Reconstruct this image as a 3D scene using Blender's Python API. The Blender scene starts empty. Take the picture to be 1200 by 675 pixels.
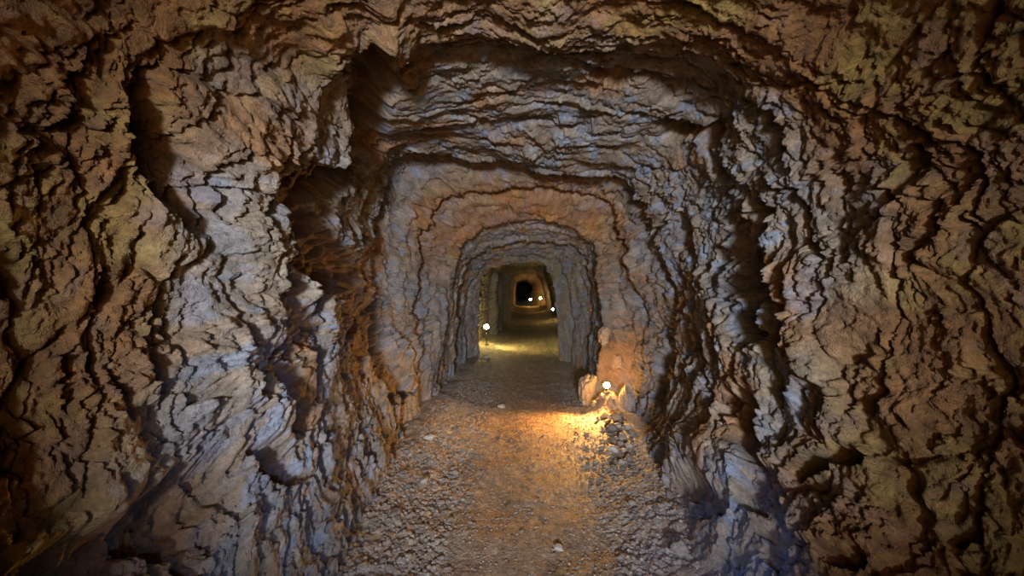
import bpy, math, random
import numpy as np
from mathutils import Vector, Matrix

random.seed(7); np.random.seed(7)
F = 503.0                 # focal length in pixels of the 1200 px wide frame
CH = 1.45                 # eye height above the floor
AX = 0.035                # the tunnel drifts this much to the right per metre
scene = bpy.context.scene
COL = scene.collection

# ------------------------------------------------------------------ camera, light, exposure
cam_d = bpy.data.cameras.new('camera'); cam = bpy.data.objects.new('camera', cam_d); COL.objects.link(cam)
cam.location = (0, 0, CH); cam.rotation_euler = (math.pi/2, 0, 0)
cam_d.sensor_width = 36.0; cam_d.lens = 36.0*F/1200.0; cam_d.clip_start = 0.02; cam_d.clip_end = 300
scene.camera = cam
scene.view_settings.view_transform = 'Standard'
scene.view_settings.look = 'None'
scene.view_settings.gamma = 1.0
scene.view_settings.use_curve_mapping = False
scene.view_settings.exposure = -0.1
world = bpy.data.worlds.new('world'); scene.world = world; world.use_nodes = True
world.node_tree.nodes['Background'].inputs[0].default_value = (0.35, 0.42, 0.55, 1)
world.node_tree.nodes['Background'].inputs[1].default_value = 0.3

def lamp_light(name, kind, loc, target, energy, color, size=0.1, cone=None, blend=0.5):
    d = bpy.data.lights.new(name, kind); o = bpy.data.objects.new(name, d); COL.objects.link(o)
    o.location = loc; d.energy = energy; d.color = color
    v = Vector(target)-Vector(loc); o.rotation_euler = v.to_track_quat('-Z', 'Y').to_euler()
    if kind == 'SPOT':
        d.shadow_soft_size = size; d.spot_size = math.radians(cone); d.spot_blend = blend
    elif kind == 'AREA':
        d.shape = 'DISK'; d.size = size
    else:
        d.shadow_soft_size = size
    return o
# light that comes in from the entrance behind the viewer
lamp_light('entrance_daylight', 'SPOT', (-0.05, -3.4, 1.60), (0.12, 4.0, 1.40), 2650, (0.86, 0.92, 1.0), 0.24, 36, 0.55)
# warm fill added behind the viewer, wide, to lift the shadows
lamp_light('warm_fill', 'SPOT', (0.0, -0.8, 1.6), (0.1, 4.0, 1.55), 128, (1.0, 0.57, 0.22), 0.5, 86, 1.0)
# two unseen cold lights added low, for blue on the lower walls
lamp_light('cold_accent', 'SPOT', (0.35, 0.2, 0.75), (-0.85, 2.05, 0.55), 45, (0.30, 0.50, 1.0), 0.05, 60, 1.0)
lamp_light('cold_accent', 'SPOT', (-0.1, 0.6, 0.9), (0.95, 2.05, 0.12), 75, (0.22, 0.42, 1.0), 0.05, 36, 1.0)

# ------------------------------------------------------------------ noise
def _hash(ix, iy, iz, seed):
    h = (ix.astype(np.uint32)*np.uint32(374761393)) ^ (iy.astype(np.uint32)*np.uint32(668265263)) ^ (iz.astype(np.uint32)*np.uint32(2147483647)) ^ np.uint32((seed*1274126177+12345) & 0xffffffff)
    h ^= h >> np.uint32(13); h *= np.uint32(1274126177); h ^= h >> np.uint32(16); h *= np.uint32(2246822519); h ^= h >> np.uint32(13)
    return h
def _u(h, s):      # several uniform numbers from one hash
    g = h*np.uint32(2654435761+2*s) ; g ^= g >> np.uint32(15); g *= np.uint32(2246822519); g ^= g >> np.uint32(13)
    return (g & np.uint32(0xffff)).astype(np.float32)/np.float32(65535)
def perlin(p, seed=0):
    i = np.floor(p); f = (p-i).astype(np.float32); i = i.astype(np.int64)
    w = f*f*f*(f*(f*6-15)+10)
    out = 0
    for dx in (0, 1):
        wx = w[:, 0] if dx else 1-w[:, 0]
        for dy in (0, 1):
            wy = w[:, 1] if dy else 1-w[:, 1]
            for dz in (0, 1):
                wz = w[:, 2] if dz else 1-w[:, 2]
                h = _hash(i[:, 0]+dx, i[:, 1]+dy, i[:, 2]+dz, seed)
                gx = ((h & np.uint32(1023)).astype(np.float32)/511.5-1)
                gy = (((h >> np.uint32(10)) & np.uint32(1023)).astype(np.float32)/511.5-1)
                gz = (((h >> np.uint32(20)) & np.uint32(1023)).astype(np.float32)/511.5-1)
                out = out + wx*wy*wz*(gx*(f[:, 0]-dx)+gy*(f[:, 1]-dy)+gz*(f[:, 2]-dz))
    return out*1.3
def fbm(p, octv=4, seed=0, gain=0.5, lac=2.03):
    a, s = 1.0, 0
    for k in range(octv):
        s = s + a*perlin(p, seed+k*17); p = p*lac+3.1; a *= gain
    return s
def ridged(p, octv=4, seed=0, gain=0.5):
    a, s = 1.0, 0
    for k in range(octv):
        s = s + a*(1-2.2*np.abs(perlin(p, seed+k*13))); p = p*2.07+1.7; a *= gain
    return s
def cells(p, seed=0, tilt=0.9):
    """broken, tilted facets: returns (facet height, distance to the cell edge)"""
    i = np.floor(p).astype(np.int64); n = len(p)
    f1 = np.full(n, 9, np.float32); f2 = np.full(n, 9, np.float32); val = np.zeros(n, np.float32)
    for dx in (-1, 0, 1):
        for dy in (-1, 0, 1):
            for dz in (-1, 0, 1):
                cx, cy, cz = i[:, 0]+dx, i[:, 1]+dy, i[:, 2]+dz
                h = _hash(cx, cy, cz, seed)
                ox = (h & np.uint32(1023)).astype(np.float32)/1023
                oy = ((h >> np.uint32(10)) & np.uint32(1023)).astype(np.float32)/1023
                oz = ((h >> np.uint32(20)) & np.uint32(1023)).astype(np.float32)/1023
                ex = (p[:, 0]-cx-ox).astype(np.float32); ey = (p[:, 1]-cy-oy).astype(np.float32); ez = (p[:, 2]-cz-oz).astype(np.float32)
                d = ex*ex+ey*ey+ez*ez
                v = (_u(h, 1)-.5) + tilt*((_u(h, 5)-.5)*ex+(_u(h, 9)-.5)*ey+(_u(h, 13)-.5)*ez)
                c = d < f1
                f2 = np.where(c, f1, np.minimum(f2, d)); val = np.where(c, v, val); f1 = np.where(c, d, f1)
    return val, np.sqrt(f2)-np.sqrt(f1)
def sstep(a, b, x):
    t = np.clip((x-a)/(b-a), 0, 1); return t*t*(3-2*t)

# ------------------------------------------------------------------ the tunnel's outline at each depth
def px(pts, z): return [((x-617.6)/F*z, (337-y)/F*z) for x, y in pts]
W0 = [(-.75,-1.6),(-1.0,-1.0),(-1.15,-.3),(-1.15,.4),(-1.0,.85),(-.6,1.1),(0,1.18),(.6,1.12),(1.0,.9),(1.25,.4),(1.25,-.3),(1.1,-1.0),(.85,-1.6)]
RINGS = [(-5.0, W0), (0.0, W0),
 (1.1, [(-.75,-1.6),(-1.1,-1.0),(-1.25,-.3),(-1.25,.4),(-1.1,.8),(-.6,1.05),(0,1.1),(.6,1.1),(1.15,.85),(1.35,.4),(1.4,-.3),(1.2,-1.0),(.85,-1.6)]),
 (1.95, [(-.78,-1.6),(-.98,-1.1),(-1.1,-.6),(-1.05,0),(-1.02,.5),(-.98,1.0),(-.3,1.08),(0,1.10),(.34,1.11),(.95,.96),(1.15,.7),(1.2,.1),(1.15,-.6),(1.0,-1.1),(.80,-1.6)]),
 (2.12, [(-.78,-1.6),(-.98,-1.1),(-1.1,-.6),(-1.05,0),(-1.08,.5),(-1.03,1.04),(-.5,1.16),(0,1.19),(.5,1.18),(1.0,1.05),(1.15,.7),(1.25,.1),(1.15,-.6),(1.0,-1.1),(.82,-1.6)]),
 (3.0, [(-.92,-1.6),(-1.05,-1.1),(-1.2,-.6),(-1.22,0),(-1.2,.5),(-1.1,1.05),(-.5,1.12),(0,1.12),(.5,1.12),(1.0,1.05),(1.25,.7),(1.3,.1),(1.2,-.6),(1.0,-1.1),(.86,-1.6)]),
 (3.95, px([(478,545),(462,440),(440,340),(440,250),(472,175),(567,190),(638,207),(733,219),(763,267),(792,332),(794,420),(760,500),(735,545)], 3.95)),
 (4.08, px([(474,545),(458,440),(436,340),(430,240),(464,145),(567,150),(638,166),(742,186),(775,262),(800,332),(800,420),(766,500),(737,545)], 4.08)),
 (4.7, px([(500,535),(498,440),(490,340),(502,273),(525,237),(567,225),(638,219),(715,237),(726,279),(741,332),(757,380),(750,440),(735,500),(725,530)], 4.7)),
 (4.85, px([(498,535),(490,440),(482,340),(494,265),(518,225),(567,212),(638,208),(718,226),(736,279),(748,332),(760,380),(752,440),(738,500),(728,530)], 4.85)),
 (5.15, px([(512,520),(508,440),(508,340),(518,280),(540,252),(570,244),(638,242),(705,252),(716,290),(724,340),(730,385),(736,440),(730,500),(722,520)], 5.15)),
 (5.4, px([(522,500),(515,440),(530,370),(534,332),(543,290),(567,267),(597,261),(662,267),(692,290),(700,356),(703,385),(697,420),(690,475),(685,500)], 5.4)),
 (5.55, px([(520,500),(508,440),(522,370),(526,332),(536,285),(562,258),(597,252),(666,258),(699,284),(708,356),(708,385),(702,420),(692,475),(687,500)], 5.55)),
 (6.6, px([(536,465),(533,400),(540,340),(548,305),(572,290),(620,284),(670,286),(687,300),(692,339),(692,384),(687,417),(684,460)], 6.6)),
 (6.75, px([(529,465),(524,400),(530,340),(539,296),(568,280),(620,273),(677,275),(695,292),(702,339),(702,384),(696,417),(690,460)], 6.75)),
 (7.8, px([(549,440),(546,378),(550,332),(576,303),(610,300),(651,302),(664,335),(672,378),(670,423),(668,440)], 7.8)),
 (8.0, px([(541,440),(537,378),(541,332),(570,294),(610,292),(656,294),(672,335),(680,378),(676,423),(672,440)], 8.0)),
 (8.6, px([(564,430),(562,391),(566,339),(572,316),(605,311),(634,311),(647,335),(652,378),(654,430)], 8.6)),
 (8.85, px([(556,430),(552,391),(555,335),(564,309),(605,302),(642,303),(658,332),(662,378),(662,430)], 8.85)),
 (10.6, px([(562,410),(561,380),(564,335),(575,311),(610,307),(640,311),(650,340),(658,378),(657,410)], 10.6)),
 (12.2, px([(573,402),(573,370),(575,338),(580,312),(610,306),(642,309),(655,338),(662,370),(662,402)], 12.2)),
 (12.5, px([(583,402),(587,370),(584,340),(586,318),(600,312),(640,313),(649,335),(653,370),(653,402)], 12.5)),
 (12.8, px([(578,400),(582,370),(579,340),(581,315),(600,308),(640,308),(656,335),(660,370),(660,400)], 12.8)),
 (13.7, px([(580,395),(583,365),(582,335),(585,314),(600,308),(640,308),(655,335),(660,365),(660,395)], 13.7)),
 (14.0, px([(591,392),(590,360),(590,322),(600,314),(615,311),(634,313),(645,335),(651,360),(652,392)], 14.0)),
 (14.5, px([(588,392),(586,360),(586,320),(598,309),(615,305),(640,308),(652,335),(656,360),(656,392)], 14.5)),
 (17.6, px([(590,385),(588,355),(588,325),(600,312),(625,308),(642,314),(655,345),(660,365),(660,385)], 17.6)),
 (19.0, px([(600,380),(598,350),(600,325),(610,317),(625,315),(638,322),(648,345),(653,365),(653,380)], 19.0)),
 (21.0, px([(599,375),(597,350),(598,325),(608,316),(625,315),(637,320),(644,345),(647,365),(647,375)], 21.0)),
 (25.6, px([(598,368),(596,345),(597,325),(608,316),(628,315),(638,322),(645,348),(647,368)], 25.6)),
 (26.5, px([(603,366),(602,345),(603,325),(612,319),(628,320),(634,330),(639,352),(640,366)], 26.5)),
 (33.4, px([(600,363),(599,345),(600,326),(608,321),(628,321),(635,330),(640,345),(640,363)], 33.4)),
 (34.5, px([(604,360),(604,345),(606,330),(612,326.5),(625,327),(630,333),(631,345),(631,360)], 34.5)),
 (37.0, px([(605,357),(605,335),(608,330),(617,329.5),(619,334),(621,346),(622,357)], 37.0)),
 (70.0, px([(608,348),(608,335),(614,331),(619,334),(622,348)], 70.0))]

NT = 1300
TH = np.linspace(-math.radians(163), math.radians(163), NT)
def ring_R(pts):
    pts = np.array(pts); d = []
    q = []
    for (a, b) in zip(pts[:-1], pts[1:]):
        for t in np.linspace(0, 1, 12, endpoint=False): q.append(a+(b-a)*t)
    q.append(pts[-1]); q = np.array(q)
    th = np.arctan2(q[:, 0], q[:, 1]); r = np.hypot(q[:, 0], q[:, 1])
    o = np.argsort(th); R = np.interp(TH, th[o], r[o])
    k = np.hanning(61); k /= k.sum()
    return np.convolve(np.pad(R, 30, mode='edge'), k, mode='valid')
RZ = np.array([r[0] for r in RINGS]); RR = np.array([ring_R(r[1]) for r in RINGS])
def zlist():
    z = list(np.arange(-5, 0.6, 0.05)); v = 0.6
    while v < 9: z.append(v); v *= 1.0044
    while v < 70: z.append(v); v *= 1.011
    return np.array(z+[70.0])
ZS = zlist(); NZ = len(ZS)
RB = np.stack([np.interp(ZS, RZ, RR[:, k]) for k in range(NT)], 1)      # NZ x NT

# features seen on the walls: (kind, polyline, half width, depth in metres), outward positive
FEAT = [
 ([(432,85),(425,150),(405,200),(362,235),(375,290),(405,320)], 26, .30),
 ([(405,320),(430,370),(452,415),(470,450)], 15, .20),
 ([(388,60),(392,120),(385,180)], 24, -.10),
 ([(345,330),(352,400)], 18, .13), ([(340,440),(350,490)], 16, .12), ([(326,538)], 22, .22),
 ([(262,548),(200,600),(110,650)], 30, .12), ([(230,585),(160,650),(60,690)], 50, .14),
 ([(172,120),(200,180),(240,240)], 34, .12), ([(300,270),(325,330),(300,380)], 34, -.10),
 ([(268,430),(300,480)], 30, -.08), ([(120,120),(170,230),(215,290)], 30, -.05),
 ([(300,180),(345,130)], 40, -.08),
 ([(440,300),(455,340)], 10, .05), ([(498,330),(488,400),(500,470)], 5, .07), ([(522,300),(508,380),(514,450)], 4, .05), ([(470,250),(462,320),(474,390)], 4, .04),
 ([(886,250),(880,310),(882,385)], 13, .16), ([(905,330),(912,395)], 10, .12), ([(848,262),(862,320),(856,350)], 9, .10),
 ([(800,225),(790,290),(800,360),(815,420),(832,480)], 4, .06), ([(770,240),(762,300),(776,360),(790,440)], 4, .06),
 ([(745,232),(752,280),(758,340),(770,400),(775,470)], 5, .08),
 ([(926,240),(948,290)], 10, .08), ([(1000,395),(985,450),(1015,520),(1060,620)], 16, .06),
 ([(858,455),(868,520),(885,580),(902,650)], 15, .16), ([(800,560),(835,585)], 16, .14),
 ([(925,548),(955,538),(985,528)], 9, .16), ([(1000,655),(960,650)], 10, .12), ([(1090,602),(1120,608)], 9, .12),
 ([(778,150),(800,158),(832,166)], 10, .18), ([(690,88),(760,100),(820,110)], 10, .10),
 ([(440,145),(420,180)], 8, .10), ([(590,150),(640,158),(690,150)], 6, .06), ([(540,140),(600,165),(660,185)], 5, .05),
 ([(1060,190),(1030,230)], 16, .08), ([(1080,250),(1060,300)], 12, .08), ([(905,60),(960,90),(1020,120)], 30, -.06),
 ([(640,30),(700,55)], 40, -.06), ([(455,40),(470,90)], 22, -.08),
 ([(840,330),(850,400)], 14, -.07), ([(930,340),(945,430)], 28, -.08), ([(815,520),(840,540)], 20, -.08),
]
def feat_field(X, Y):
    out = np.zeros(X.shape, np.float32)
    for pts, w, d in FEAT:
        m = (X > min(p[0] for p in pts)-3*w) & (X < max(p[0] for p in pts)+3*w) & (Y > min(p[1] for p in pts)-3*w) & (Y < max(p[1] for p in pts)+3*w)
        xs, ys = X[m], Y[m]
        if len(pts) == 1: pts = pts*2
        best = np.full(xs.shape, 1e9)
        for (a, b) in zip(pts[:-1], pts[1:]):
            ax, ay = a; bx, by = b; L = (bx-ax)**2+(by-ay)**2+1e-6
            t = np.clip(((xs-ax)*(bx-ax)+(ys-ay)*(by-ay))/L, 0, 1)
            best = np.minimum(best, np.hypot(xs-ax-t*(bx-ax), ys-ay-t*(by-ay)))
        k = 1-sstep(.55, 1.35, best/w) if d > 0 else 1-sstep(0, 1.9, best/w)
        out[m] += (d*k).astype(np.float32)
    return out

T2, Z2 = np.meshgrid(TH, ZS)
bx = RB*np.sin(T2)+AX*np.maximum(Z2, 0); bz = RB*np.cos(T2)+CH
P = np.stack([bx, Z2, bz], -1).reshape(-1, 3)
zf = Z2.ravel(); rf = RB.ravel(); tf = T2.ravel()
# warped image-plane lookup for the sculpted features (only in front of the viewer)
zz = np.maximum(zf, .5)
wx = perlin(P*6.0, 91); wy = perlin(P*6.0+40, 92); wx2 = perlin(P*19.0, 93); wy2 = perlin(P*19.0+40, 94)
PXX = 600+F*P[:, 0]/zz + (wx*16+wx2*7)*2.2/zz; PXY = 337-F*(P[:, 2]-CH)/zz + (wy*16+wy2*7)*2.2/zz
feat = np.where((zf > .55) & (zf < 5.2), feat_field(PXX, PXY), 0)

near = 1-sstep(1.2, 1.7, zf+.45*perlin(P*1.9, 90)-.32*sstep(-.1, .6, P[:, 0]))
arch = sstep(2.8, 4.5, zf)                      # where the rock breaks into nested rings
topness = sstep(.25, .8, np.cos(tf))
# domain warp, then strata leaning towards the viewer
Wv = np.stack([perlin(P*1.1, 1), perlin(P*1.1+9, 2), perlin(P*1.1+17, 3)], -1)*.22
Wv += np.stack([perlin(P*3.7, 4), perlin(P*3.7+9, 5), perlin(P*3.7+17, 6)], -1)*.06
Wv += np.stack([perlin(P*11., 7), perlin(P*11.+9, 8), perlin(P*11.+17, 9)], -1)*.020
Q = P+Wv
# blade-like plates: saw-tooth steps along the tunnel, broken by noise
u = Q[:, 1]+0.28*Q[:, 2]*np.sign(P[:, 0])*0+0.22*Q[:, 2]
def saw(ph): f = ph-np.floor(ph); return np.where(f < .82, f/.82, (1-f)/.18)
amp1 = sstep(-.25, .35, perlin(P*2.3+5, 31)); amp2 = sstep(-.3, .3, perlin(P*4.1+5, 32)); amp3 = sstep(-.2, .3, perlin(P*8+5, 33))
lift = -0.030*amp1*saw(u/.42) -0.020*amp2*saw(u/.155+2*perlin(P*1.7, 34)) -0.014*amp3*saw(u/.062+3*perlin(P*3.1, 35))
# broken facets; cells stretched up the walls and thin along the tunnel
tp = topness[:, None]; Q2 = P+Wv*.4
S = np.array([[2.6, 4.6, 2.0]])*(1-tp)+np.array([[1.3, 4.2, 2.6]])*tp; c1, e1 = cells(Q2*S, 41, 1.5)
S = np.array([[7.5, 12.5, 6.0]])*(1-tp)+np.array([[4., 12., 7.]])*tp; c2, e2 = cells(Q2*S+.15*perlin(P*9, 42)[:, None], 43, 1.8)
S = np.array([[19., 30., 16.]])*(1-tp)+np.array([[12., 30., 17.]])*tp; c3, e3 = cells(Q2*S, 45, 1.8)
c4, e4 = cells((P+Wv*.4)*np.array([42., 60., 38.]), 47, 1.6)
nr = 1-sstep(1.2, 2.6, zf)
facet = .085*c1*(1-.45*nr) + .050*c2*(.45+.8*amp2) + .027*c3*(.45+.7*amp3)*(1+.1*nr) + .011*c4*(.5+amp2)*(1+.6*nr)
crack = .030*(1-sstep(0, .10, e1)) + .016*(1-sstep(0, .12, e2))*amp2
rough = .075*fbm(P*1.4, 3, 51) + .020*ridged(Q*7, 4, 52)*.7 + .008*fbm(P*31, 3, 53) + .0030*fbm(P*110, 2, 54)
soft = 1-.48*topness*(1-arch)                   # roof slabs near the viewer are smoother
disp = (lift*soft*(1-.5*near) + facet*soft*(1-.15*near) + crack*soft + rough)
scale = np.interp(zf, [0, 3, 4.5, 9, 20, 70], [.78, .80, .72, .55, .5, .5])
Rn = rf + disp*scale + .03 + feat*np.where(feat > 0, .72, 1)
Rn = np.maximum(Rn, .45)
yy = zf + .085*fbm(Q*2.1+70, 3, 61)*np.minimum(1, np.maximum(zf, 0)/1.0+.2) + .18*disp*scale
V = np.stack([Rn*np.sin(tf)+AX*np.maximum(zf, 0), yy, Rn*np.cos(tf)+CH], -1)

# ------------------------------------------------------------------ mineral colours of the rock, with lamp glow and shade painted in
def lerp(a, b, t): return a+(b-a)*t[:, None]
C = lambda *c: np.array(c, np.float32)[None]
n1 = fbm(P*1.3+11, 4, 71); n2 = fbm(P*3.1+11, 4, 72); n3 = fbm(Q*6.5+3, 4, 73); n4 = fbm(P*17, 3, 74)
band = perlin(np.stack([Q[:, 0]*3, Q[:, 1]*3, Q[:, 2]*26], -1), 75)
col = lerp(C(.235,.187,.140), C(.20,.19,.195), sstep(-.25, .35, n2+.4*c1))
col = lerp(col, C(.165,.20,.265), sstep(.05, .45, n3+.5*band)*(.85-.45*sstep(4.8, 6, zf)))
col = lerp(col, C(.27,.135,.05), sstep(.25, .6, fbm(P*2.2+31, 4, 76)+.25*band)*.75)
col = lerp(col, C(.33,.285,.235), sstep(.2, .7, fbm(P*5+51, 3, 77))*.6)
# earthy ochre coat: close to the viewer, on the near roof; plus lamp glow painted orange on two arches
coat_glow = near*.95 + sstep(.3, .8, np.cos(tf))*(1-sstep(1.7, 2.5, zf))*.85
arc_glow = (1-sstep(.25, .75, np.abs(zf-5.0)))*sstep(-.1, .6, np.cos(tf)); coat_glow = np.clip(coat_glow + arc_glow*(.62+.5*perlin(P*2.7, 95)), 0, 1)
coat_glow = coat_glow*sstep(-.95, -.15, n1+.35*n3+.5*coat_glow)
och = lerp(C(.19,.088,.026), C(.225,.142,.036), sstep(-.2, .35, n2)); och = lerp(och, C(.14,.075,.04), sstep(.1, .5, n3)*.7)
col = lerp(col, C(.24,.115,.035), np.clip(feat*2.6, 0, .6)*sstep(-.6, .2, n3))  # brown shade of the carved recesses painted into the colour
col = lerp(col, 1, np.zeros(len(P))) if False else col + (och+arc_glow[:, None]*C(.16,.055,.0)-col)*coat_glow[:, None]
lamp_yellow = sstep(9.2, 10, zf)*(1-sstep(13, 30, zf))  # yellow lamp light past the dark frame, painted into the walls
col = lerp(col, C(.30,.27,.12), lamp_yellow*.35); col = col*(1+.35*sstep(5.2, 6, zf)*(1-sstep(8.6, 9, zf)))[:, None]
col = col*(1+.45*n4+.25*n3)[:, None]
niche = np.exp(-((P[:, 0]-1.15)**2+(P[:, 1]-5.05)**2+(P[:, 2]-.75)**2)/.16); col = lerp(col, C(.30,.16,.055), np.clip(niche*(.75+1.4*n3), 0, .6))  # orange glow of the nearest lamp painted onto the rock around it
col = np.clip(col, .012, .8)

# ------------------------------------------------------------------ materials
def rock_mat(name, rough=.72, bump=.5, s=1.0, spec=.35, attr=True, base=None):
    m = bpy.data.materials.new(name); m.use_nodes = True; nt = m.node_tree; N = nt.nodes; L = nt.links
    b = N['Principled BSDF']; tc = N.new('ShaderNodeTexCoord')
    geo = N.new('ShaderNodeNewGeometry')
    src = geo.outputs['Position'] if attr else tc.outputs['Object']
    n = N.new('ShaderNodeTexNoise'); n.inputs['Scale'].default_value = 55*s; n.inputs['Detail'].default_value = 6; n.inputs['Roughness'].default_value = .68; L.new(src, n.inputs['Vector'])
    n2 = N.new('ShaderNodeTexNoise'); n2.inputs['Scale'].default_value = 210*s; n2.inputs['Detail'].default_value = 3; L.new(src, n2.inputs['Vector'])
    rmp = N.new('ShaderNodeMapRange'); rmp.inputs[1].default_value = .3; rmp.inputs[2].default_value = .7; rmp.inputs[3].default_value = .62; rmp.inputs[4].default_value = 1.38; L.new(n.outputs[0], rmp.inputs[0])
    mul = N.new('ShaderNodeVectorMath'); mul.operation = 'MULTIPLY'
    if attr:
        a = N.new('ShaderNodeAttribute'); a.attribute_name = 'pigment'; L.new(a.outputs['Color'], mul.inputs[0])
    else:
        oi = N.new('ShaderNodeObjectInfo'); cr = N.new('ShaderNodeValToRGB'); L.new(oi.outputs['Random'], cr.inputs[0])
        cr.color_ramp.elements[0].color = (*base[0], 1); cr.color_ramp.elements[1].color = (*base[1], 1); L.new(cr.outputs[0], mul.inputs[0])
    L.new(rmp.outputs[0], mul.inputs[1]); L.new(mul.outputs[0], b.inputs['Base Color'])
    rr = N.new('ShaderNodeMapRange'); rr.inputs[3].default_value = rough-.18; rr.inputs[4].default_value = rough+.15; L.new(n2.outputs[0], rr.inputs[0]); L.new(rr.outputs[0], b.inputs['Roughness'])
    b.inputs['Specular IOR Level'].default_value = spec
    add = N.new('ShaderNodeMath'); add.operation = 'MULTIPLY_ADD'; add.inputs[1].default_value = .3
    L.new(n2.outputs[0], add.inputs[0]); L.new(n.outputs[0], add.inputs[2])
    bp = N.new('ShaderNodeBump'); bp.inputs['Strength'].default_value = bump; bp.inputs['Distance'].default_value = .030; L.new(add.outputs[0], bp.inputs['Height']); L.new(bp.outputs[0], b.inputs['Normal'])
    return m
M_ROCK = rock_mat('rock', .66, .8, 1.0, .45)
M_FLOOR = rock_mat('trodden_gravel', .7, .8, 1.6, .4)
M_STONE = rock_mat('loose_stone', .7, .6, 1.0, .4, False, ((.17,.135,.11), (.36,.31,.27)))
M_PALE = rock_mat('pale_stone', .7, .5, 1.0, .4, False, ((.42,.38,.34), (.50,.46,.42)))
M_TAN = rock_mat('tan_stone', .75, .7, 1.0, .3, False, ((.34,.24,.15), (.38,.28,.18)))
def plain(name, c, rough=.5, metal=0.0, emit=None, es=0):
    m = bpy.data.materials.new(name); m.use_nodes = True; b = m.node_tree.nodes['Principled BSDF']
    n = m.node_tree.nodes.new('ShaderNodeTexNoise'); n.inputs['Scale'].default_value = 60
    r = m.node_tree.nodes.new('ShaderNodeMapRange'); r.inputs[3].default_value = max(0, rough-.1); r.inputs[4].default_value = min(1, rough+.1)
    m.node_tree.links.new(n.outputs[0], r.inputs[0]); m.node_tree.links.new(r.outputs[0], b.inputs['Roughness'])
    b.inputs['Base Color'].default_value = (*c, 1); b.inputs['Metallic'].default_value = metal
    if emit: b.inputs['Emission Color'].default_value = (*emit, 1); b.inputs['Emission Strength'].default_value = es
    return m

def grid_obj(name, V, C_, rows, cols, mat, kind='structure'):
    """V: rows x cols x 3"""
    me = bpy.data.meshes.new(name); nv = rows*cols
    me.vertices.add(nv); me.vertices.foreach_set('co', np.ascontiguousarray(V, np.float32).ravel())
    a = (np.arange(rows-1)[:, None]*cols+np.arange(cols-1)[None]).ravel()
    q = np.stack([a, a+1, a+cols+1, a+cols], -1).astype(np.int32)
    me.loops.add(q.size); me.loops.foreach_set('vertex_index', q.ravel())
    me.polygons.add(len(q)); me.polygons.foreach_set('loop_start', np.arange(0, q.size, 4, dtype=np.int32)); me.polygons.foreach_set('loop_total', np.full(len(q), 4, np.int32))
    me.update(calc_edges=True)
    at = me.color_attributes.new('pigment', 'FLOAT_COLOR', 'POINT')
    c4 = np.ones((nv, 4), np.float32); c4[:, :3] = C_.reshape(-1, 3); at.data.foreach_set('color', c4.ravel())
    me.polygons.foreach_set('use_smooth', np.ones(len(q), bool))
    me.materials.append(mat); o = bpy.data.objects.new(name, me); COL.objects.link(o); o['kind'] = kind
    return o
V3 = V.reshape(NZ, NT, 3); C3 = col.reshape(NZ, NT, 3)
cut1 = int(np.searchsorted(TH, -math.radians(48))); cut2 = int(np.searchsorted(TH, math.radians(48)))
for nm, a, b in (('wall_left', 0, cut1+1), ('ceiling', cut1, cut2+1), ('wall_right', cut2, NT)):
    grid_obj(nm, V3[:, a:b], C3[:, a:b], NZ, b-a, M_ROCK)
# the face that closes the tunnel far away
rr_ = np.linspace(0, 1.15, 30)[:, None]; tt = np.linspace(0, 2*math.pi, 90)[None]
E = np.stack([rr_*1.6*np.cos(tt)+AX*69.5, 69.2+0*rr_*tt, rr_*1.9*np.sin(tt)+CH], -1).reshape(-1, 3)
E[:, 1] += .35*fbm(E*1.4, 4, 81)
grid_obj('wall_far', E.reshape(30, 90, 3), np.tile(C(.14,.12,.12), (2700, 1)), 30, 90, M_ROCK)

# ------------------------------------------------------------------ floor
NX = 560
fs = np.linspace(-1, 1, NX)
def zfl():
    z = list(np.arange(-5, .9, .06)); v = .9
    while v < 9: z.append(v); v *= 1.0035
    while v < 70: z.append(v); v *= 1.012
    return np.array(z+[70.0])
ZF = zfl()
wid = 1.75
FX, FZ = np.meshgrid(fs*wid, ZF)
fx = FX.ravel()+AX*np.maximum(FZ.ravel(), 0); fy = FZ.ravel()
def ground(x, y):
    """slow shape of the trodden floor"""
    p = np.stack([x, y, x*0], -1); c = x-AX*np.maximum(y, 0)
    h = .030*fbm(p*.9+7, 3, 101) + .016*fbm(p*3.0, 3, 102)
    h = h + .11*sstep(.50, 1.15, np.abs(c-.04)) + .045*np.exp(-((np.abs(c-.03)-.0)/.2)**2)*0
    h = h + .19*np.exp(-(((x-1.10)/.16)**2+((y-4.98)/.20)**2)**1.3)
    far = sstep(9, 14, y)
    h = h + far*(.075*np.sin(y*.62+.4)+.05*np.sin(y*.31+1.))
    return h
g = ground(fx, fy)
p = np.stack([fx, fy, fx*0], -1)
edge = sstep(.22, .62, np.abs(fx-AX*np.maximum(fy, 0)-.02+.10*perlin(p*2, 103)))
nearf = 1-sstep(2.0, 4.6, fy)
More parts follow.
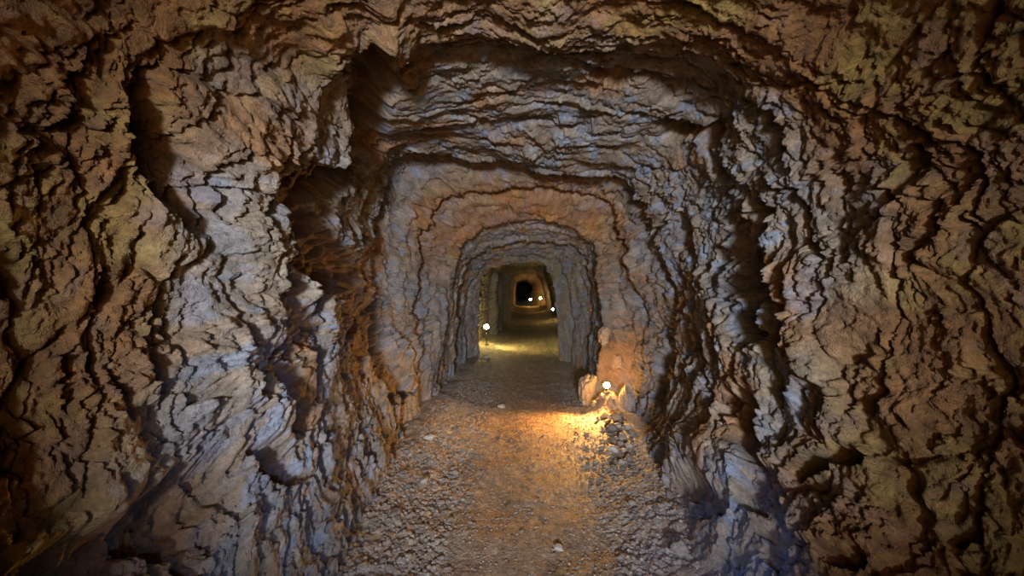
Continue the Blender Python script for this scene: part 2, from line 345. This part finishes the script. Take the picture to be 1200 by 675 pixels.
def pebbles(p, s, seed, keep):
    q = p*s; i = np.floor(q[:, :2]).astype(np.int64); out = np.zeros(len(p), np.float32); tone = np.zeros(len(p), np.float32)
    for dx in (-1, 0, 1):
        for dy in (-1, 0, 1):
            cx, cy = i[:, 0]+dx, i[:, 1]+dy; h = _hash(cx, cy, cx*0+7, seed)
            ox, oy, r, an, kp, el = _u(h, 1), _u(h, 2), _u(h, 3), _u(h, 4), _u(h, 5), _u(h, 6)
            ex, ey = q[:, 0]-cx-ox, q[:, 1]-cy-oy; an = an*3.14
            a_, b_ = ex*np.cos(an)+ey*np.sin(an), -ex*np.sin(an)+ey*np.cos(an)
            rad = .28+.42*r; d = (np.abs(a_/rad)**2.6+np.abs(b_/(rad*(.55+.4*el)))**2.6)
            hh = np.where(kp < keep, (np.clip(1-d, 0, 1)**.42)*rad*.62, 0)
            m = hh > out; tone = np.where(m, el*.5+r*.5, tone); out = np.where(m, hh, out)
    return out/s, tone
pw = p+np.stack([perlin(p*23, 104), perlin(p*23+5, 105), p[:, 0]*0], -1)*.010
b1, t1 = pebbles(pw, 26, 111, .45+.55*edge); b2, t2 = pebbles(pw, 52, 112, .9); b3, t3 = pebbles(pw, 14, 113, .22*edge+.05)
peb = np.maximum(np.maximum(b1*(.30+.70*edge), b2*.8), b3*(.35+.65*edge)*.8)
tone = np.where(b1*(.30+.7*edge) > b2*.8, t1, t2)
hz = g + peb*(.45+.55*nearf)*(.5+.5*edge) + .004*fbm(p*40, 3, 106)
FV = np.stack([fx, fy, hz], -1)
fc = lerp(C(.25,.165,.105), C(.25,.215,.185), edge*sstep(-.5, .3, fbm(p*2.5, 3, 107)))
fc = lerp(fc, C(.27,.15,.075), sstep(-.1, .5, fbm(p*1.3+5, 3, 108))*.5*(1-edge*.6))
fc = lerp(fc, C(.40,.36,.31), np.clip(sstep(.6, .9, tone)*sstep(.002, .01, peb), 0, 1)*.6)
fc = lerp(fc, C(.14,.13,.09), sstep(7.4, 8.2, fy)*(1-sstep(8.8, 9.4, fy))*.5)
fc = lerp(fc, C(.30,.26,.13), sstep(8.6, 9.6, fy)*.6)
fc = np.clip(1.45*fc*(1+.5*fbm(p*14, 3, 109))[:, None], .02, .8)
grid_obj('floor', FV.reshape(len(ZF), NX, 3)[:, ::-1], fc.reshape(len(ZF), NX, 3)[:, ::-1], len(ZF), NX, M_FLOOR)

# height of the finished floor, and the foot of the walls, for setting things down
hzg = hz.reshape(len(ZF), NX)
def floor_z(x, y):
    j = np.clip(np.searchsorted(ZF, y), 1, len(ZF)-1); c = (x-AX*max(y, 0)+wid)/(2*wid)*(NX-1); i = int(np.clip(c, 1, NX-2))
    return float(hzg[j, i])
def wall_x(side, y, zrel=-1.3):
    """x of the wall surface at depth y and height zrel below the eye"""
    r = V3[int(np.clip(np.searchsorted(ZS, y), 0, NZ-1))]
    m = (r[:, 0]-AX*max(y, 0) < 0) if side < 0 else (r[:, 0]-AX*max(y, 0) > 0)
    rr = r[m]; return float(rr[np.argmin(np.abs(rr[:, 2]-CH-zrel)), 0])
def floor_at(pxx, pyy):
    """the point of the floor that the photograph shows at this pixel"""
    y = F*CH/(pyy-337.5)
    for _ in range(12):
        x = (pxx-600)/F*y; y = F*(CH-floor_z(x, y))/(pyy-337.5)
    return x, y

# ------------------------------------------------------------------ stones
ico_cache = {}
def ico(sub):
    if sub not in ico_cache:
        import bmesh
        bm = bmesh.new(); bmesh.ops.create_icosphere(bm, subdivisions=sub, radius=1)
        bm.verts.ensure_lookup_table()
        ico_cache[sub] = (np.array([v.co[:] for v in bm.verts], np.float32), np.array([[v.index for v in f.verts] for f in bm.faces], np.int32)); bm.free()
    return ico_cache[sub]
def stone_verts(seed, sub, dims, planes=9, rough=.06):
    """a broken stone: a ball cut by random planes, then roughened"""
    v, f = ico(sub); r = np.random.RandomState(seed); v = v.copy()
    n = r.normal(size=(planes, 3)); n /= np.linalg.norm(n, axis=1)[:, None]; d = r.uniform(.55, .88, planes)
    for k in range(planes):
        s = v@n[k]; over = np.maximum(s-d[k], 0); v -= over[:, None]*n[k][None]*.93
    nn = v/np.maximum(np.linalg.norm(v, axis=1), 1e-4)[:, None]
    v += nn*(rough*fbm(v*2.1+seed % 97, 3, 200+seed % 50) + rough*.35*fbm(v*7+seed % 31, 2, 201))[:, None]
    return v*np.array(dims, np.float32)[None], f
def mesh_from(name, v, f, mat, smooth=False):
    me = bpy.data.meshes.new(name); me.vertices.add(len(v)); me.vertices.foreach_set('co', np.ascontiguousarray(v, np.float32).ravel())
    me.loops.add(f.size); me.loops.foreach_set('vertex_index', np.ascontiguousarray(f, np.int32).ravel())
    me.polygons.add(len(f)); k = f.shape[1]
    me.polygons.foreach_set('loop_start', np.arange(0, f.size, k, dtype=np.int32)); me.polygons.foreach_set('loop_total', np.full(len(f), k, np.int32))
    me.update(calc_edges=True); me.polygons.foreach_set('use_smooth', np.full(len(f), smooth)); me.materials.append(mat)
    return me
def tag(o, label, cat, group=None, kind=None):
    o['label'] = label; o['category'] = cat
    if group: o['group'] = group
    if kind: o['kind'] = kind
    return o
def rock(name, label, cat, loc, dims, seed, mat=None, rot=(0, 0, 0), sub=4, rough=.20, planes=14, group=None):
    v, f = stone_verts(seed, sub, dims, planes, rough)
    o = bpy.data.objects.new(name, mesh_from(name, v, f, mat or M_STONE, False)); COL.objects.link(o)
    o.location = loc; o.rotation_euler = rot
    return tag(o, label, cat, group)

def at(pxx, pyy, y): return Vector(((pxx-600)/F*y, y, CH-(pyy-337.5)/F*y))
# rocks around the nearest lamp
rock('rock_slab', 'tan upright rock slab leaning on the wall left of the nearest lamp', 'rock', at(687, 455, 5.22), (.125, .11, .22), 5, M_TAN, (.1, .12, .2))
rock('boulder', 'dark rounded boulder standing right of the nearest lamp', 'rock', at(733, 470, 4.78), (.085, .13, .19), 11, M_STONE, (.0, .05, .3))
rock('jutting_rock', 'rough knob of rock jutting out above the nearest lamp', 'rock', at(707, 394, 5.27), (.075, .10, .12), 17, M_TAN, (.3, .2, .1))
rock('rock_shard', 'narrow orange-lit shard of rock just over the nearest lamp', 'rock', at(722, 427, 5.30), (.05, .09, .15), 23, M_TAN, (.1, -.1, .5))
def set_stone(label, pxx, pyy, wpx, seed, mat=None, hk=.6, lean=(0, 0), cat='stone', name='loose_stone'):
    x, y = floor_at(pxx, pyy+wpx*hk*.45); w = wpx/F*y/2
    return rock(name, label, cat, (x, y, floor_z(x, y)+w*hk*.62), (w, w*.8, w*hk), seed, mat, (lean[0], lean[1], seed*1.7), 3, .12, 9)
set_stone('pale flat stone alone in the middle of the near floor', 655, 641, 15, 31, M_PALE, .5)
set_stone('low pale stone in the trodden path short of the dark frame', 588, 475, 12, 32, M_PALE, .4)
set_stone('squat grey stone at the right wall foot, nearest the lamp glow', 716, 500, 15, 33, None, .85)
set_stone('rounded grey stone against the right wall foot below the lamp', 729, 511, 13, 34, None, .8)
set_stone('whitish wedge stone lying at the right edge of the lamp glow', 719, 525, 15, 35, M_PALE, .6)
set_stone('small dark stone tucked behind the whitish wedge stone', 731, 527, 11, 36, None, .8)
set_stone('pale oval stone at the foot of the left wall, level with the lamp glow', 503, 511, 13, 37, M_PALE, .6)
set_stone('grey stone lying on the gravel beside the left wall foot', 497, 561, 14, 38, None, .6)
set_stone('tall broken stone under the blue-lit right wall', 797, 640, 24, 39, None, .8)
set_stone('flat broad stone on the gravel under the left wall', 462, 600, 20, 40, None, .5)
set_stone('ochre lump of stone right under the nearest lamp', 707, 484, 14, 41, M_TAN, .8)
set_stone('knobbly tan stone on the rubble between lamp and right wall', 722, 487, 13, 42, M_TAN, .9)
set_stone('bright little white stone by the left foot of the dark frame', 571, 418, 6, 43, M_PALE, .6)

RUB = [(703,474,9,0),(712,478,11,1),(719,476,9,0),(727,486,10,0),(712,493,9,1),(701,490,8,1),(724,498,10,0),(707,503,8,0),(735,499,11,0),(727,519,9,0),(736,520,10,0),(738,535,11,0),(729,540,9,0)]
for k, (a_, b_, w_, t_) in enumerate(RUB):
    o = set_stone('broken chunk of stone in the rubble at the right wall foot below the nearest lamp', a_, b_, w_, 60+k, M_TAN if t_ else None, .8, name='rubble_stone'); o['group'] = 'rubble below the nearest lamp'

# small gravel stones that can be told apart as stones but not from one another
proto = []
for k in range(14):
    r = np.random.RandomState(900+k); v, f = stone_verts(900+k, 2, (1, r.uniform(.65, .95), r.uniform(.45, .75)), 8, .08)
    proto.append(mesh_from('gravel_stone', v, f, M_STONE))
def scatter(n, label, group, pick):
    made = 0; tries = 0
    while made < n and tries < 20000:
        tries += 1; c = pick()
        if c is None: continue
        x, y, s = c
        o = bpy.data.objects.new('gravel_stone', random.choice(proto)); COL.objects.link(o)
        o.scale = (s, s, s); o.rotation_euler = (random.uniform(-.3, .3), random.uniform(-.3, .3), random.uniform(0, 6.28))
        o.location = (x, y, floor_z(x, y)+s*.25); tag(o, label, 'stone', group); made += 1
def band_pick(lo, hi, y0, y1, s0, s1):
    def f():
        y = y0*(y1/y0)**random.random(); c = random.uniform(lo, hi); x = c+AX*y
        if x < wall_x(-1, y)+.03 or x > wall_x(1, y)-.03: return None
        return x, y, s0*(s1/s0)**(random.random()**1.6)
    return f
scatter(115, 'small angular grey stone in the gravel along the left wall foot', 'gravel stones along the left wall', band_pick(-1.0, -.42, 2.15, 5.5, .012, .030))
scatter(115, 'small angular grey stone in the gravel along the right wall foot', 'gravel stones along the right wall', band_pick(.48, 1.0, 2.15, 5.2, .012, .032))
scatter(60, 'small brownish stone pressed into the trodden middle of the path', 'gravel stones in the path', band_pick(-.4, .45, 2.12, 5.5, .008, .018))
# the rest of the gravel, past counting
vs, fs_, base = [], [], 0; lab = []
for k in range(5200):
    y = 2.0*(6.5/2.0)**random.random(); c = random.uniform(-1.0, 1.0); x = c+AX*y
    if random.random() > .25+.75*min(1, abs(c)/.6): continue
    if x < wall_x(-1, y)-.02 or x > wall_x(1, y)+.02: continue
    s = random.uniform(.005, .013)*(1.25 if abs(c) > .45 else .8)
    v, f = ico(1); r = np.random.RandomState(k); v = v*r.uniform(.72, 1.05, (len(v), 1))*np.array([s, s*r.uniform(.6, 1), s*r.uniform(.5, .8)])
    a = r.uniform(0, 6.28); v = v@np.array([[math.cos(a), math.sin(a), 0], [-math.sin(a), math.cos(a), 0], [0, 0, 1]])
    vs.append(v+np.array([x, y, floor_z(x, y)+s*.2])); fs_.append(f+base); base += len(v)
o = bpy.data.objects.new('gravel', mesh_from('gravel', np.concatenate(vs), np.concatenate(fs_), rock_mat('fine_gravel', .7, .3, 1, .4, False, ((.27,.225,.19), (.28,.235,.2))))); COL.objects.link(o)
tag(o, 'fine grey-brown gravel strewn over the tunnel floor', 'gravel', None, 'stuff')

# ------------------------------------------------------------------ lamps
M_CASE = plain('lamp_casing', (.05, .045, .04), .5, .6)
M_GLOW = {}
def lathe(name, prof, mat, parent, loc, rot=(0, 0, 0), n=20):
    v, f = [], []
    for r, h in prof:
        for k in range(n):
            a = 2*math.pi*k/n; v.append((r*math.cos(a), r*math.sin(a), h))
    for j in range(len(prof)-1):
        for k in range(n): f.append((j*n+k, j*n+(k+1) % n, (j+1)*n+(k+1) % n, (j+1)*n+k))
    me = mesh_from(name, np.array(v), np.array(f), mat, True); o = bpy.data.objects.new(name, me); COL.objects.link(o)
    o.parent = parent; o.location = loc; o.rotation_euler = rot; return o
def lamp(label, loc, foot, size, color, strength, beam=None):
    """a small lamp on a stake: foot plate, stake, socket, glass bulb, wire guard"""
    root = bpy.data.objects.new('tunnel_lamp', None); COL.objects.link(root); root.location = (loc[0], loc[1], foot); root.empty_display_size = .1
    tag(root, label, 'lamp', 'lamps along the tunnel floor'); h = loc[2]-foot; s = size
    lathe('foot_plate', [(0, 0), (s*1.1, 0), (s*1.1, s*.18), (s*.9, s*.28), (0, s*.28)], M_CASE, root, (0, 0, 0))
    lathe('stake', [(0, s*.2), (s*.16, s*.2), (s*.16, h-s*1.35), (0, h-s*1.35)], M_CASE, root, (0, 0, 0), n=10)
    lathe('socket', [(0, -s*1.45), (s*.40, -s*1.45), (s*.52, -s*1.1), (s*.52, -s*.8), (0, -s*.8)], M_CASE, root, (0, 0, h))
    key = (color, strength)
    if key not in M_GLOW: M_GLOW[key] = plain('lamp_glow', (1, .95, .85), .3, 0, color, strength)
    prof = [(0, -s*.85)]+[(s*math.sin(a)*(1 if a < 1.9 else .9), -s*math.cos(a)*.95) for a in np.linspace(.5, 3.05, 12)]+[(0, s*.95)]
    b = lathe('bulb', prof, M_GLOW[key], root, (0, 0, h), n=16); b['label'] = 'glowing glass bulb'
    if beam:
        l = lamp_light('lamp_beam', 'SPOT', (0, 0, 0), (1, 0, 0), beam[1], color, s*.5, 120, .9)
        v = Vector(beam[0])-Vector(loc); l.location = Vector((0, 0, h))+v.normalized()*s*1.3; l.rotation_euler = v.to_track_quat('-Z', 'Y').to_euler(); l.parent = root
    return root
lamps = [
 ('amber lamp on the right, nearest of all, in the rock niche', at(711, 451.5, 4.93), .036, (1.0, .50, .12), 270),
 ('yellowish white lamp low on the left just beyond the dark frame', at(570, 383, 10.2), .060, (1.0, .78, .32), 300),
 ('small yellow lamp on the right wall, second of those beyond the frame', at(648, 362.5, 18.3), .052, (1.0, .70, .26), 110),
 ('distant amber lamp on the right of the deep tunnel, higher twin of the pair', at(633.2, 349.5, 25.5), .075, (1.0, .58, .18), 110),
 ('distant amber lamp in the middle of the deep tunnel, farthest one glowing', at(621.6, 351, 33.6), .10, (1.0, .52, .12), 130),
]
for k, (lb, l, s, c, e) in enumerate(lamps):
    lamp(lb, l, floor_z(l.x, l.y), s, c, e, (((.12, 4.0, 0), 240) if k == 0 else ((.7, 10.5, 0), 75) if k == 1 else None))
